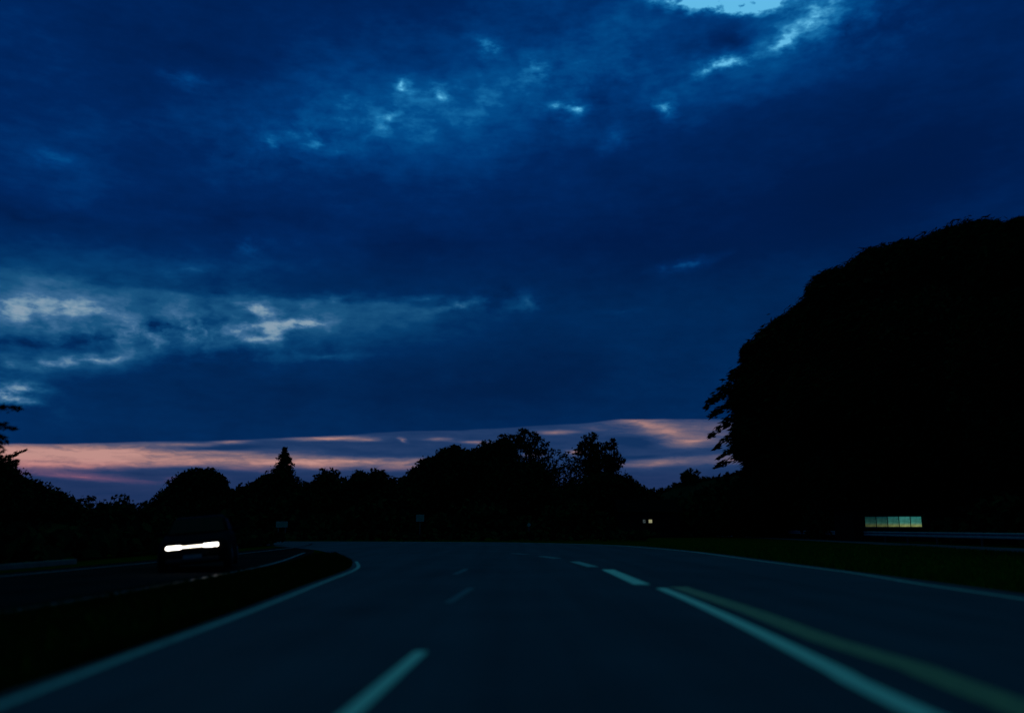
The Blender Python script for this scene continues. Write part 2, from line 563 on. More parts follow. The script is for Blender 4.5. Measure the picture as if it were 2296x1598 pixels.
def empty(name, loc, rz=0.0):
    o = bpy.data.objects.new(name, None)
    o.empty_display_size = 0.3
    scene.collection.objects.link(o)
    o.location = loc
    o.rotation_euler = (0, 0, rz)
    return o


def add_tube(bm, pts, radii, n=7):
    rings = []
    for i, p in enumerate(pts):
        p = Vector(p)
        d = (Vector(pts[min(i + 1, len(pts) - 1)]) - Vector(pts[max(i - 1, 0)])).normalized()
        a = d.orthogonal().normalized()
        b = d.cross(a)
        rings.append([bm.verts.new(p + (a * math.cos(t) + b * math.sin(t)) * radii[i]) for t in [2 * math.pi * k / n for k in range(n)]])
    for r0, r1 in zip(rings, rings[1:]):
        for k in range(n):
            bm.faces.new((r0[k], r0[(k + 1) % n], r1[(k + 1) % n], r1[k]))
    bm.faces.new(rings[-1])


def spline(pts, step=1.5):
    """Catmull-Rom through 2-D points"""
    P = [np.array(p, float) for p in pts]
    P = [2 * P[0] - P[1]] + P + [2 * P[-1] - P[-2]]
    out = []
    for i in range(1, len(P) - 2):
        a, b, c, d = P[i - 1:i + 3]
        n = max(2, int(np.linalg.norm(c - b) / step))
        for k in range(n):
            t = k / n
            out.append(0.5 * ((2 * b) + (-a + c) * t + (2 * a - 5 * b + 4 * c - d) * t * t + (-a + 3 * b - 3 * c + d) * t ** 3))
    out.append(P[-2])
    return out


def ribbon(name, pts, width, z, material, step=1.0):
    c = spline(pts, step)
    vs_, fs = [], []
    for i, p in enumerate(c):
        d = c[min(i + 1, len(c) - 1)] - c[max(i - 1, 0)]
        d = d / (np.linalg.norm(d) + 1e-9)
        nrm = np.array((-d[1], d[0]))
        for s in (-0.5, 0.5):
            q = p + nrm * width * s
            vs_.append((q[0], q[1], z))
    for i in range(len(c) - 1):
        fs.append((2 * i, 2 * i + 1, 2 * i + 3, 2 * i + 2))
    o = link_mesh(name, vs_, fs, material)
    tag(o, kind='structure')
    return o


def strip(name, left, right, z, material):
    """road surface between two outlines"""
    a, b = spline(left, 2.0), spline(right, 2.0)
    n = 60
    def resample(c):
        c = np.array(c)
        s = np.concatenate([[0], np.cumsum(np.linalg.norm(np.diff(c, axis=0), axis=1))])
        t = np.linspace(0, s[-1], n)
        return np.stack([np.interp(t, s, c[:, 0]), np.interp(t, s, c[:, 1])], 1)
    a, b = resample(a), resample(b)
    vs_ = [(p[0], p[1], z) for p in a] + [(p[0], p[1], z) for p in b]
    fs = [(i, n + i, n + i + 1, i + 1) for i in range(n - 1)]
    o = link_mesh(name, vs_, fs, material)
    tag(o, kind='structure')
    return o


# ------------------------------------------------------------------ ground and roads
ground = link_mesh("ground", [(-3000, -200, 0), (3000, -200, 0), (3000, 5000, 0), (-3000, 5000, 0)], [(0, 1, 2, 3)], M_grass)
tag(ground, kind='structure')

strip("road", [(-3.55, -12), (-3.55, 0), (-3.6, 8), (-4.15, 18), (-4.9, 28), (-7.6, 39), (-11.5, 50), (-18, 60), (-34, 68)],
      [(9.0, -12), (9.0, 10), (9.1, 30), (9.0, 44), (7.6, 58), (1.0, 70), (-10, 75), (-22, 76), (-40, 76)], 0.008, M_road)
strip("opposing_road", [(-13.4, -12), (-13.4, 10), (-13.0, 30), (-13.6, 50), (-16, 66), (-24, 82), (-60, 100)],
      [(-6.5, -12), (-6.5, 10), (-6.7, 24), (-8.4, 38), (-11.0, 50), (-15, 66), (-20, 78), (-56, 92)], 0.004, M_road_unlit)
strip("side_road", [(21.5, -12), (21.8, 20), (22.5, 40), (25.5, 69), (27, 127), (30, 285)],
      [(28.3, -12), (28.3, 20), (28.5, 40), (28.8, 69), (31, 127), (37, 285)], 0.012, M_road)

left_edge = [on_ground(-60, 1608), on_ground(0, 1584), on_ground(300, 1468), on_ground(560, 1372), on_ground(720, 1308), on_ground(800, 1275),
             (-5.3, 31)]
ribbon("edge_line", left_edge, 0.10, 0.012, M_edge)
right_edge = [on_ground(2600, 1395), on_ground(2296, 1344), on_ground(2060, 1309), on_ground(1900, 1283), on_ground(1700, 1257), on_ground(1560, 1238),
              (7.9, 50), (6.2, 60), (1.0, 68), (-10, 73)]
ribbon("edge_line", right_edge, 0.17, 0.012, M_edge)
solid = [(2.55, -3), on_ground(2058, 1598), on_ground(1876, 1506), on_ground(1680, 1408), on_ground(1560, 1352), on_ground(1482, 1319)]
ribbon("lane_line", solid, 0.21, 0.012, M_white)
yellow = [(3.3, -3), on_ground(2310, 1598), on_ground(2060, 1500), on_ground(1850, 1435), on_ground(1680, 1370), on_ground(1520, 1316)]
ribbon("lane_line", yellow, 0.35, 0.012, M_yellow)
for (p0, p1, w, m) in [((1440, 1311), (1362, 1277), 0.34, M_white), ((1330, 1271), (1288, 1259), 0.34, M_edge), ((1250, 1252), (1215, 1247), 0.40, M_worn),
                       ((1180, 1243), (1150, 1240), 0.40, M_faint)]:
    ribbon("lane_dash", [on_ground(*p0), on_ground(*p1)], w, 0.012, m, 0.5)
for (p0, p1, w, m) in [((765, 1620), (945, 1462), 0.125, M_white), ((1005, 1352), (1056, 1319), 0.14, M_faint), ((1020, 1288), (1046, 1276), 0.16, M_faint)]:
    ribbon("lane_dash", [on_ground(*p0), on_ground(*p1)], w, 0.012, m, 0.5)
ribbon("edge_line", [(-7.0, 4), (-7.0, 15), (-7.2, 22), (-7.8, 30), (-9.6, 42)], 0.14, 0.008, M_faint)
ribbon("edge_line", [(-12.2, 4), (-12.2, 20), (-12.0, 36), (-12.8, 55), (-14.5, 66)], 0.14, 0.008, M_faint)
ribbon("edge_line", [(22.2, 5), (22.5, 25), (23.4, 45), (26.0, 72), (27.4, 127)], 0.14, 0.016, M_faint)

# low kerb on the far side of the opposing road
bm = bmesh.new()
for k in range(13):
    add_box(bm, (-14.0, 4 + k * 2.01, 0.08), (0.14, 2.0, 0.16), 0.02)
tag(bm_obj("kerb", bm, M_conc), kind='structure')


def hill_mesh(name, x0, x1, y0, y1, hfun, mater, n=120, m=10, seed=1):
    rng = random.Random(seed)
    vs_, fs = [], []
    for j in range(m + 1):
        v = j / m
        for i in range(n + 1):
            x = x0 + (x1 - x0) * i / n
            y = y0 + (y1 - y0) * v
            z = hfun(x) * math.sin(math.pi * min(1, v * 1.0)) ** 0.8 + (rng.uniform(0, 1.6) if 0 < j < m else -0.5)
            vs_.append((x, y, z))
    for j in range(m):
        for i in range(n):
            a = j * (n + 1) + i
            fs.append((a, a + 1, a + n + 2, a + n + 1))
    o = link_mesh(name, vs_, fs, mater)
    tag(o, kind='structure')
    return o


def hill_h(x):
    # ridge at about 450 m, rising to the right
    t = np.interp(x, [0, 40, 66, 78, 92, 108, 140, 260, 420], [3, 10, 16, 19, 23, 26, 32, 42, 48])
    return float(t)


hill_mesh("hill", 0, 420, 400, 520, hill_h, M_hill)

# ------------------------------------------------------------------ vegetation
def leaf_cloud(rng, centers, sizes, aspect=0.55, align=None):
    """one leaf quad (pointed) at each centre, random attitude"""
    n = len(centers)
    d1 = rng.normal(size=(n, 3))
    if align is not None:
        d1 = d1 * 0.35 + align
    d1 /= np.linalg.norm(d1, axis=1)[:, None]
    d2 = np.cross(d1, rng.normal(size=(n, 3)))
    d2 /= (np.linalg.norm(d2, axis=1)[:, None] + 1e-9)
    L = sizes[:, None]
    a = centers - d1 * L
    b = centers + d2 * L * aspect - d1 * L * 0.1
    c = centers + d1 * L
    d = centers - d2 * L * aspect - d1 * L * 0.1
    return np.stack([a, b, c, d], 1)


def lobe_points(rng, c, r, n, clump=0.2, nclump=None, squash=0.9):
    """leaf positions in clumps inside an ellipsoid, denser towards its skin"""
    nclump = nclump or max(8, n // 35)
    v = rng.normal(size=(nclump, 3))
    v /= np.linalg.norm(v, axis=1)[:, None]
    rad = rng.uniform(0.15, 1.0, size=(nclump, 1)) ** 0.45
    cc = v * rad * np.array([1, 1, squash]) * r
    idx = rng.integers(0, nclump, n)
    csz = rng.uniform(0.5, 1.3, nclump)[idx][:, None]
    p = cc[idx] + rng.normal(size=(n, 3)) * r * clump * csz * np.array([1, 1, 0.7])
    q = np.linalg.norm(p / np.array([1, 1, squash]), axis=1)
    lim = r * (1.04 + 0.10 * rng.random(n))
    p = p * np.minimum(1.0, lim / (q + 1e-9))[:, None]
    return np.array(c) + p


def px_to(px, py, d):
    """point at forward distance d (metres along the road) seen at px, py"""
    r = ray(px, py)
    t = d / r.y
    return Vector((r.x * t, d, CAMH + r.z * t))


def grow_tree(name, label, d, lobes, seed, trunk_px=None, cover=5.0, leafpx=5.0, clump=0.2, strands=None, group=None, cat='tree', core=True, trunk_r=None, material=None, fuzz=0.0):
    """lobes: (px, py, radius_px) of the crown's masses; each gets real depth"""
    rng = np.random.default_rng(seed)
    rr = random.Random(seed)
    k = d / FOC
    L = [(px_to(x, y, d), rp * k) for (x, y, rp) in lobes]
    if trunk_px is None:
        trunk_px = sum(x * r for x, y, r in lobes) / sum(r for x, y, r in lobes)
    bx = (trunk_px - CX) / FOC * d / math.cos(0)
    root = empty(name, (bx, d, 0))
    tag(root, label, cat, group)
    co = []
    base = Vector((bx, d, 0))
    for (c, r) in L:
        off = Vector((0, rr.uniform(-0.35, 0.35) * r, 0))
        c2 = (c + off) - base
        n = int(cover * math.pi * (r / k) ** 2 / (leafpx ** 2 * 1.1)) + 20
        pts = lobe_points(rng, c2, r, n, clump)
        co.append(leaf_cloud(rng, pts, rng.uniform(0.6, 1.4, n) * leafpx * k))
        if core and r / k > 25:
            n2 = int(n * 0.5)
            pts = rng.normal(size=(n2, 3)) * r * 0.36
            pts *= np.minimum(1.0, r * 0.72 / (np.linalg.norm(pts, axis=1) + 1e-9))[:, None]
            pts = pts + np.array(c2)
            co.append(leaf_cloud(rng, pts, rng.uniform(1.2, 2.4, n2) * leafpx * k))
    if fuzz:
        for (c, r) in L:
            n3 = int(fuzz * 2 * math.pi * (r / k) * 26 / 9)
            v = rng.normal(size=(n3, 3)); v /= np.linalg.norm(v, axis=1)[:, None]
            rad = 0.93 + np.abs(rng.normal(size=(n3, 1))) * 0.13 * (60 / max(60, r / k)) ** 0.6
            pts = v * rad * r * np.array([1, 1, 0.9]) + np.array(c - base)
            co.append(leaf_cloud(rng, pts, rng.uniform(0.6, 1.5, n3) * 7.5 * k, 0.16, np.array((-0.86, 0.0, -0.42))))
    for (x0, y0, x1, y1, wd) in (strands or []):
        # drooping side boughs ending in fine tips
        a, b = px_to(x0, y0, d) - base, px_to(x1, y1, d) - base
        yo = rr.uniform(-1.5, 1.5)
        n = int(cover * 0.5 * (b - a).length / k * wd / (leafpx ** 2))
        t = rng.uniform(0, 1, n) ** 0.9
        sag = np.array((0, 0, 1.0)) * (np.sin(t * math.pi)[:, None]) * (b - a).length * 0.06
        pts = np.array(a) + (np.array(b - a)) * t[:, None] + sag + rng.normal(size=(n, 3)) * (wd * k * 0.5) * (1.15 - t[:, None]) + np.array((0, yo, 0))
        dirn = np.array((b - a).normalized())
        co.append(leaf_cloud(rng, pts, rng.uniform(0.8, 1.8, n) * leafpx * k, 0.3, dirn))
    co = np.concatenate(co)
    keep = co[:, :, 2].min(axis=1) > 0.02
    quads_mesh("crown", co[keep], material or M_leaf, root)
    # trunk and limbs
    top = max((c.z for c, r in L))
    tr = trunk_r or max(0.10, top * 0.022)
    bm = bmesh.new()
    fork = min(min(c.z - r * 0.4 for c, r in L), top * 0.45)
    fork = max(fork, top * 0.2)
    sway = rr.uniform(-0.3, 0.3)
    add_tube(bm, [(0, 0, -0.1), (sway * 0.3, 0, fork * 0.5), (sway, 0, fork), (sway * 1.2, 0, fork + (top - fork) * 0.6)], [tr * 1.3, tr, tr * 0.8, tr * 0.25], 8)
    for (c, r) in L:
        t = c - base
        s = Vector((sway, 0, fork * rr.uniform(0.75, 1.1)))
        midp = s.lerp(t, 0.5) + Vector((rr.uniform(-.2, .2), rr.uniform(-.2, .2), r * 0.15))
        add_tube(bm, [s, midp, t], [tr * 0.5, tr * 0.33, tr * 0.12], 6)
        for q in range(4):
            e = t + Vector((rr.uniform(-1, 1), rr.uniform(-1, 1), rr.uniform(-0.4, 1))) * r * 0.8
            add_tube(bm, [midp, midp.lerp(e, 0.6), e], [tr * 0.22, tr * 0.12, tr * 0.04], 4)
    bm_obj("trunk", bm, M_bark, root, True)
    return root


def grow_conifer(name, label, px, top_py, hw, d, seed, base_py=1180, group=None):
    rng = np.random.default_rng(seed)
    rr = random.Random(seed)
    k = d / FOC
    base = Vector(((px - CX) / FOC * d, d, 0))
    root = empty(name, base)
    tag(root, label, 'tree', group)
    H = px_to(px, top_py, d).z
    W = hw * k
    bm = bmesh.new()
    add_tube(bm, [(0, 0, -0.1), (0, 0, H * 0.5), (0, 0, H * 0.99)], [H * 0.018, H * 0.011, 0.02], 8)
    co = []
    z = H * 0.995
    step = H * 0.022
    while z > H * 0.12:
        f = 1 - z / H
        reach = W * min(1.0, f * 2.0) * rr.uniform(0.45, 1.2) + 0.08
        for q in range(7):
            a = rr.uniform(0, 2 * math.pi)
            rch = reach * rr.uniform(0.55, 1.2)
            e = Vector((math.cos(a) * rch, math.sin(a) * rch, z - rch * 0.35))
            s = Vector((0, 0, z))
            add_tube(bm, [s, s.lerp(e, 0.5) + Vector((0, 0, rch * 0.06)), e], [0.035, 0.025, 0.01], 4)
            n = int(14 + rch * 26)
            t = rng.uniform(0.1, 1, n)
            pts = np.array(s) + np.array(e - s) * t[:, None] + rng.normal(size=(n, 3)) * np.array((0.10, 0.10, 0.07)) * (1 + rch * 0.5)
            co.append(leaf_cloud(rng, pts, rng.uniform(0.10, 0.26, n), 0.35))
        z -= step * rr.uniform(0.7, 1.2)
    quads_mesh("crown", np.concatenate(co), M_leaf2, root)
    bm_obj("trunk", bm, M_bark, root, True)
    return root


def mass(name, label, runs, seed, leaf, per_m=60, cat='undergrowth'):
    """ground-hugging scrub nobody could count: runs of (x0,y0,x1,y1,height,depth)"""
    rng = np.random.default_rng(seed)
    co = []
    for (x0, y0, x1, y1, h, dep) in runs:
        Ln = math.hypot(x1 - x0, y1 - y0)
        n = int(Ln * per_m * h)
        t = rng.uniform(0, 1, n)
        hh = h * (0.62 + 0.22 * np.sin(t * Ln * 0.55 + seed) + 0.16 * np.sin(t * Ln * 1.9 + 1.3))
        z = rng.uniform(0, 1, n) ** 0.8 * hh
        px_ = x0 + (x1 - x0) * t + rng.normal(size=n) * 0.4
        py_ = y0 + (y1 - y0) * t + rng.normal(size=n) * dep * 0.4
        co.append(leaf_cloud(rng, np.stack([px_, py_, z + 0.05], 1), rng.uniform(0.6, 1.5, n) * leaf))
    co = np.concatenate(co)
    co = co[co[:, :, 2].min(axis=1) > 0.0]
    o = quads_mesh(name, co, M_leaf)
    tag(o, label, cat, kind='stuff')
    return o


GL = 'trees along the left horizon'
GC = 'trees at the bend of the road'
GR = 'tall trees on the right verge'
grow_tree("roadside_tree", "blurred dark tree cut off by the left edge of the photo", 24,
          [(-150, 960, 110), (-105, 930, 80), (-95, 1030, 90), (-190, 1060, 110)], 11, trunk_px=-150, cover=3, leafpx=7,
          strands=[(-60, 925, 45, 915, 22), (-60, 950, 25, 958, 20), (-60, 900, 20, 888, 16), (-60, 975, 10, 982, 16)], group=GL)
grow_tree("broadleaf_tree", "dark bushy tree against the pink sky at the far left", 45,
          [(-40, 1075, 66), (5, 1085, 50), (-80, 1090, 80), (-10, 1130, 70), (40, 1120, 44)], 12, trunk_px=-20, cover=5, leafpx=5,
          strands=[(0, 1050, 66, 1010, 12), (10, 1060, 60, 1035, 12)], group=GL)
grow_tree("broadleaf_tree", "low round tree sloping down beside the bushy tree at far left", 58,
          [(70, 1118, 50), (115, 1134, 44), (150, 1152, 34), (90, 1160, 50)], 13, cover=5, leafpx=4.5, group=GL)
grow_tree("broadleaf_tree", "round topped tree directly above the bright headlights", 95,
          [(437, 1092, 44), (400, 1108, 40), (475, 1088, 38), (372, 1140, 40), (440, 1145, 62), (505, 1130, 34), (462, 1072, 26), (418, 1078, 26)], 14, cover=5, leafpx=4, group=GL)
grow_tree("broadleaf_tree", "broad low tree just left of the pointed conifer", 100,
          [(585, 1098, 36), (555, 1118, 36), (615, 1080, 30), (600, 1140, 58), (650, 1120, 50), (545, 1155, 42)], 15, cover=5, leafpx=4, group=GL)
grow_conifer("conifer_tree", "pointed conifer standing above the left tree line", 640, 1004, 64, 104, 16, group=GL)
grow_tree("broadleaf_tree", "small hazy topped tree right of the pointed conifer", 112,
          [(735, 1082, 34), (710, 1100, 32), (765, 1098, 34), (735, 1140, 60), (690, 1135, 40)], 17, cover=3.2, leafpx=4, clump=0.28, group=GC)
grow_tree("broadleaf_tree", "flat topped tree between the hazy tree and the gap in the tree line", 108,
          [(810, 1082, 30), (845, 1078, 30), (870, 1098, 32), (790, 1108, 36), (840, 1140, 62), (895, 1136, 40)], 18, cover=5, leafpx=4, group=GC)
grow_tree("broadleaf_tree", "stepped low tree right of the gap in the tree line", 118,
          [(935, 1074, 32), (965, 1050, 34), (915, 1100, 34), (955, 1120, 64), (985, 1080, 40)], 19, cover=5, leafpx=4, group=GC)
grow_tree("broadleaf_tree", "dense round tree beneath the pink streaks in the middle of the tree line", 120,
          [(1018, 1022, 30), (1000, 1045, 40), (1040, 1050, 44), (1030, 1110, 80), (1065, 1035, 34)], 20, cover=5.5, leafpx=4, group=GC)
grow_tree("broadleaf_tree", "dense tree just left of the tallest tree in the middle", 116,
          [(1100, 1018, 32), (1085, 1050, 46), (1130, 1005, 30), (1120, 1060, 60), (1150, 1110, 80), (1190, 1080, 60)], 21, cover=5.5, leafpx=4, group=GC)
grow_tree("tall_tree", "tallest tree in the middle with a leaning leafy head", 122,
          [(1180, 983, 26), (1205, 1000, 27), (1150, 990, 24), (1165, 1012, 26), (1212, 1030, 24), (1130, 984, 16), (1195, 1050, 22), (1175, 972, 14)], 22,
          trunk_px=1185, cover=2.6, leafpx=3.6, clump=0.24, core=False, group=GC)
grow_tree("thin_tree", "thin sparse tree with sky showing through its crown", 126,
          [(1262, 1040, 34), (1285, 1030, 28), (1240, 1025, 22), (1250, 1075, 36), (1290, 1070, 34), (1268, 1105, 40)], 23,
          cover=1.0, leafpx=3.4, clump=0.3, core=False, group=GC, trunk_r=0.14)
grow_tree("birch_tree", "slender upright tree left in the pair above the dark bush", 120,
          [(1324, 988, 20), (1318, 1008, 24), (1334, 1012, 24), (1312, 1035, 28), (1338, 1045, 34), (1330, 1080, 44)], 24, trunk_px=1328,
          cover=3.4, leafpx=3.4, clump=0.24, core=False, group=GC)
grow_tree("birch_tree", "shorter slender tree right in the pair above the dark bush", 121,
          [(1370, 996, 14), (1366, 1014, 20), (1380, 1030, 20), (1360, 1045, 26), (1378, 1060, 28)], 25, trunk_px=1370,
          cover=3.2, leafpx=3.4, clump=0.24, core=False, group=GC)
grow_tree("broadleaf_tree", "low spreading tree sloping down to the gap before the hill", 114,
          [(1345, 1105, 52), (1395, 1096, 36), (1425, 1112, 34), (1300, 1130, 56), (1450, 1126, 36), (1390, 1140, 52), (1240, 1130, 50)], 26, cover=5.5, leafpx=4, group=GC)
grow_tree("tall_verge_tree", "huge dark tree with drooping boughs nearest the pink sky on the right", 100,
          [(1770, 800, 82), (1730, 900, 80), (1800, 880, 110), (1712, 840, 46), (1720, 980, 70), (1790, 1010, 100), (1840, 740, 76),
           (1735, 1070, 60), (1830, 1090, 90), (1700, 1120, 52), (1690, 790, 24), (1760, 735, 26)], 31,
          trunk_px=1790, fuzz=14.0, cover=5, leafpx=6, clump=0.22, group=GR,
          strands=[(1730, 800, 1635, 850, 34), (1700, 830, 1580, 912, 30), (1720, 880, 1590, 935, 26), (1720, 905, 1598, 975, 26), (1720, 945, 1596, 1008, 24),
                   (1720, 985, 1602, 1030, 22), (1720, 1010, 1610, 1046, 18), (1710, 860, 1600, 900, 22), (1760, 740, 1680, 778, 26), (1720, 780, 1655, 812, 22)])
grow_tree("tall_verge_tree", "huge dark tree rising behind the lit window on the right", 86,
          [(1930, 680, 90), (1880, 670, 66), (1990, 650, 100), (1950, 800, 150), (2060, 780, 160), (1900, 900, 130), (2050, 950, 170), (1960, 1060, 130),
           (2090, 1080, 120), (1862, 640, 30), (1960, 590, 32), (2030, 575, 36)], 32, trunk_px=1990, fuzz=14.0, cover=5, leafpx=6.5, clump=0.2, group=GR,
          strands=[(1920, 640, 1850, 650, 30), (1870, 680, 1800, 705, 26), (2000, 600, 1930, 590, 24), (1900, 640, 1830, 668, 22), (1850, 690, 1770, 735, 22), (2060, 590, 1985, 600, 18), (2100, 560, 2040, 572, 16)])
grow_tree("tall_verge_tree", "huge dark tree on the right between the window and the frame edge", 66,
          [(2130, 620, 110), (2190, 600, 110), (2240, 700, 180), (2140, 780, 170), (2230, 900, 180), (2290, 1000, 140), (2200, 545, 48), (2120, 560, 40), (2260, 1090, 80)],
          33, trunk_px=2235, fuzz=14.0, cover=5, leafpx=7, clump=0.2, group=GR)
grow_tree("tall_verge_tree", "huge dark tree cut off by the right edge of the photo", 38,
          [(2390, 640, 150), (2310, 620, 110), (2340, 780, 170), (2420, 860, 220), (2400, 560, 90), (2290, 540, 50), (2330, 980, 120)],
          34, trunk_px=2440, fuzz=14.0, cover=5, leafpx=8, clump=0.2, group=GR)

mass("undergrowth", "dark scrub under the trees along the far side of the bend", [
    (-62, 80, -30, 96, 4.0, 5), (-34, 98, 22, 112, 4.4, 6), (20, 112, 34, 112, 4.4, 6), (-60, 62, -24, 82, 3.2, 3), (-36, 46, -40, 64, 2.6, 3), (-15.6, 14, -16.0, 60, 0.9, 1.2), (-20, 30, -22, 64, 1.3, 3), (-32, 82, 12, 79, 0.8, 3)], 41, 0.34, 80)
mass("scrub", "dark scrub at the foot of the tall verge trees on the right", [
    (31.5, 40, 31.5, 66, 3.2, 2), (20, 112, 60, 92, 7.5, 8), (29, 88, 62, 82, 6.5, 5), (32, 130, 50, 92, 7.0, 6), (24, 150, 36, 128, 6.0, 6)], 42, 0.36, 44)


def tufts(name, label, left, right, n, seed, material):
    """short grass standing between two outlines"""
    rng = np.random.default_rng(seed)
    a, b = np.array(spline(left, 1.0)), np.array(spline(right, 1.0))
    ta, tb = np.linspace(0, 1, len(a)), np.linspace(0, 1, len(b))
    t = rng.uniform(0, 1, n) ** 1.3
    u = rng.uniform(0, 1, n)
    u = np.where(rng.random(n) < 0.35, np.where(rng.random(n) < 0.5, u * 0.08, 1 - u * 0.08), u)
    x = np.interp(t, ta, a[:, 0]) * (1 - u) + np.interp(t, tb, b[:, 0]) * u
    y = np.interp(t, ta, a[:, 1]) * (1 - u) + np.interp(t, tb, b[:, 1]) * u
    h = rng.uniform(0.05, 0.16, n)
    lean = rng.normal(size=(n, 2)) * 0.04
    w = rng.normal(size=(n, 2))
    w = w / np.linalg.norm(w, axis=1)[:, None] * 0.012
    z0 = np.zeros(n)
    q = np.stack([np.stack([x - w[:, 0], y - w[:, 1], z0], 1), np.stack([x + w[:, 0], y + w[:, 1], z0], 1),
                  np.stack([x + lean[:, 0] + w[:, 0] * .2, y + lean[:, 1] + w[:, 1] * .2, h], 1),
                  np.stack([x + lean[:, 0] - w[:, 0] * .2, y + lean[:, 1] - w[:, 1] * .2, h], 1)], 1)
    tag(quads_mesh(name, q, material), label, 'grass', kind='stuff')


tufts("verge_grass", "dark grass on the strip between the two left roads", [(-3.6, 2), (-3.6, 8), (-4.2, 18), (-4.95, 28), (-7.6, 39)],
      [(-6.5, 2), (-6.5, 10), (-6.7, 24), (-6.9, 28), (-8.2, 38)], 30000, 61, M_grass)
tufts("verge_grass", "dark green grass between the right edge line and the right hand road", [(9.1, 6), (9.1, 30), (9.1, 44), (8.2, 56)],
      [(21.6, 6), (22.1, 30), (23.2, 44), (24.6, 56)], 34000, 62, M_blade)


def forest(name, label, x0, y0, x1, y1, hfun, seed, n_crowns, leaf, r0, per=230):
    rng = np.random.default_rng(seed)
    co = []
    for i in range(n_crowns):
        t = (i + rng.uniform(0, 1)) / n_crowns
        x = x0 + (x1 - x0) * t
        y = y0 + (y1 - y0) * t + rng.uniform(-6, 6)
        g, h = hfun(x)
        r = r0 * rng.uniform(0.7, 1.3)
        c = (x, y, g + h * rng.uniform(0.75, 1.05) - r * 0.8)
        pts = lobe_points(rng, c, r, per, 0.22)
        co.append(leaf_cloud(rng, pts, rng.uniform(0.6, 1.4, per) * leaf))
        pts = np.array(c) + np.array((0, 0, -r)) + np.clip(rng.normal(size=(per // 2, 3)), -1.6, 1.6) * np.array((r * 0.6, r * 0.5, r * 0.8))
        co.append(leaf_cloud(rng, pts, rng.uniform(1.0, 2.2, per // 2) * leaf))
    co = np.concatenate(co)
    o = quads_mesh(name, co, M_leaf)
    tag(o, label, 'woods', kind='stuff')
    return o


forest("distant_woods", "low far wood on the horizon at the left", -215, 250, -60, 250, lambda x: (0, 9.6), 51, 60, 0.55, 4.2)
forest("distant_woods", "far wood filling the gap behind the tree line", -70, 235, 60, 235, lambda x: (0, 9.5), 52, 46, 0.55, 4.2)
forest("hillside_woods", "wood covering the far hill before the tall right trees", 20, 452, 180, 458, lambda x: (hill_h(x) - 3, 5.0), 53, 90, 0.9, 4.0)
forest("hillside_woods", "bush standing up from the wooded far hill's ridge", 88, 455, 92, 455, lambda x: (hill_h(x) - 1, 8.6), 54, 3, 0.8, 3.0)

# ------------------------------------------------------------------ guard rail on the right
def guard_rail(label, pts, z_lo, z_hi, post_step):
    c = spline(pts, 2.0)
    root = empty("guard_rail", (c[0][0], c[0][1], 0))
    tag(root, label, 'guard rail')
    prof = [(0.0, z_lo), (0.05, z_lo + 0.05), (0.05, z_lo + 0.11), (0.0, (z_lo + z_hi) / 2), (0.05, z_hi - 0.11), (0.05, z_hi - 0.05), (0.0, z_hi)]
    prof2 = [(x + 0.006, z) for x, z in prof[::-1]]
    P = prof + prof2
    vs_, fs = [], []
    m = len(P)
    for i, p in enumerate(c):
        for (o_, z) in P:
            vs_.append((p[0] - o_ - c[0][0], p[1] - c[0][1], z))
    for i in range(len(c) - 1):
        for k in range(m):
            fs.append((i * m + k, i * m + (k + 1) % m, (i + 1) * m + (k + 1) % m, (i + 1) * m + k))
    fs.append(tuple(range(m)))
    fs.append(tuple(range((len(c) - 1) * m, len(c) * m))[::-1])
    link_mesh("rail", vs_, fs, M_steel, root)
    acc = 0
    first = None
    last = c[0]
    for p in c:
        acc += np.linalg.norm(p - last)
        last = p
        if acc >= post_step or first is None:
            acc = 0
            if first is None:
                first = box_obj("post", (0, 0, 0), (0.1, 0.12, z_hi + 0.02), M_post, root, 0.008)
                q = first
            else:
                q = first.copy()
                scene.collection.objects.link(q)
                q.parent = root
            q.location = (p[0] - c[0][0] + 0.07, p[1] - c[0][1], z_hi / 2)
    return root


guard_rail("pale steel guard rail along the far side of the right hand road", [(29.0, 8), (29.0, 40), (29.4, 70), (31.8, 127), (36, 220)], 0.46, 0.84, 4.0)

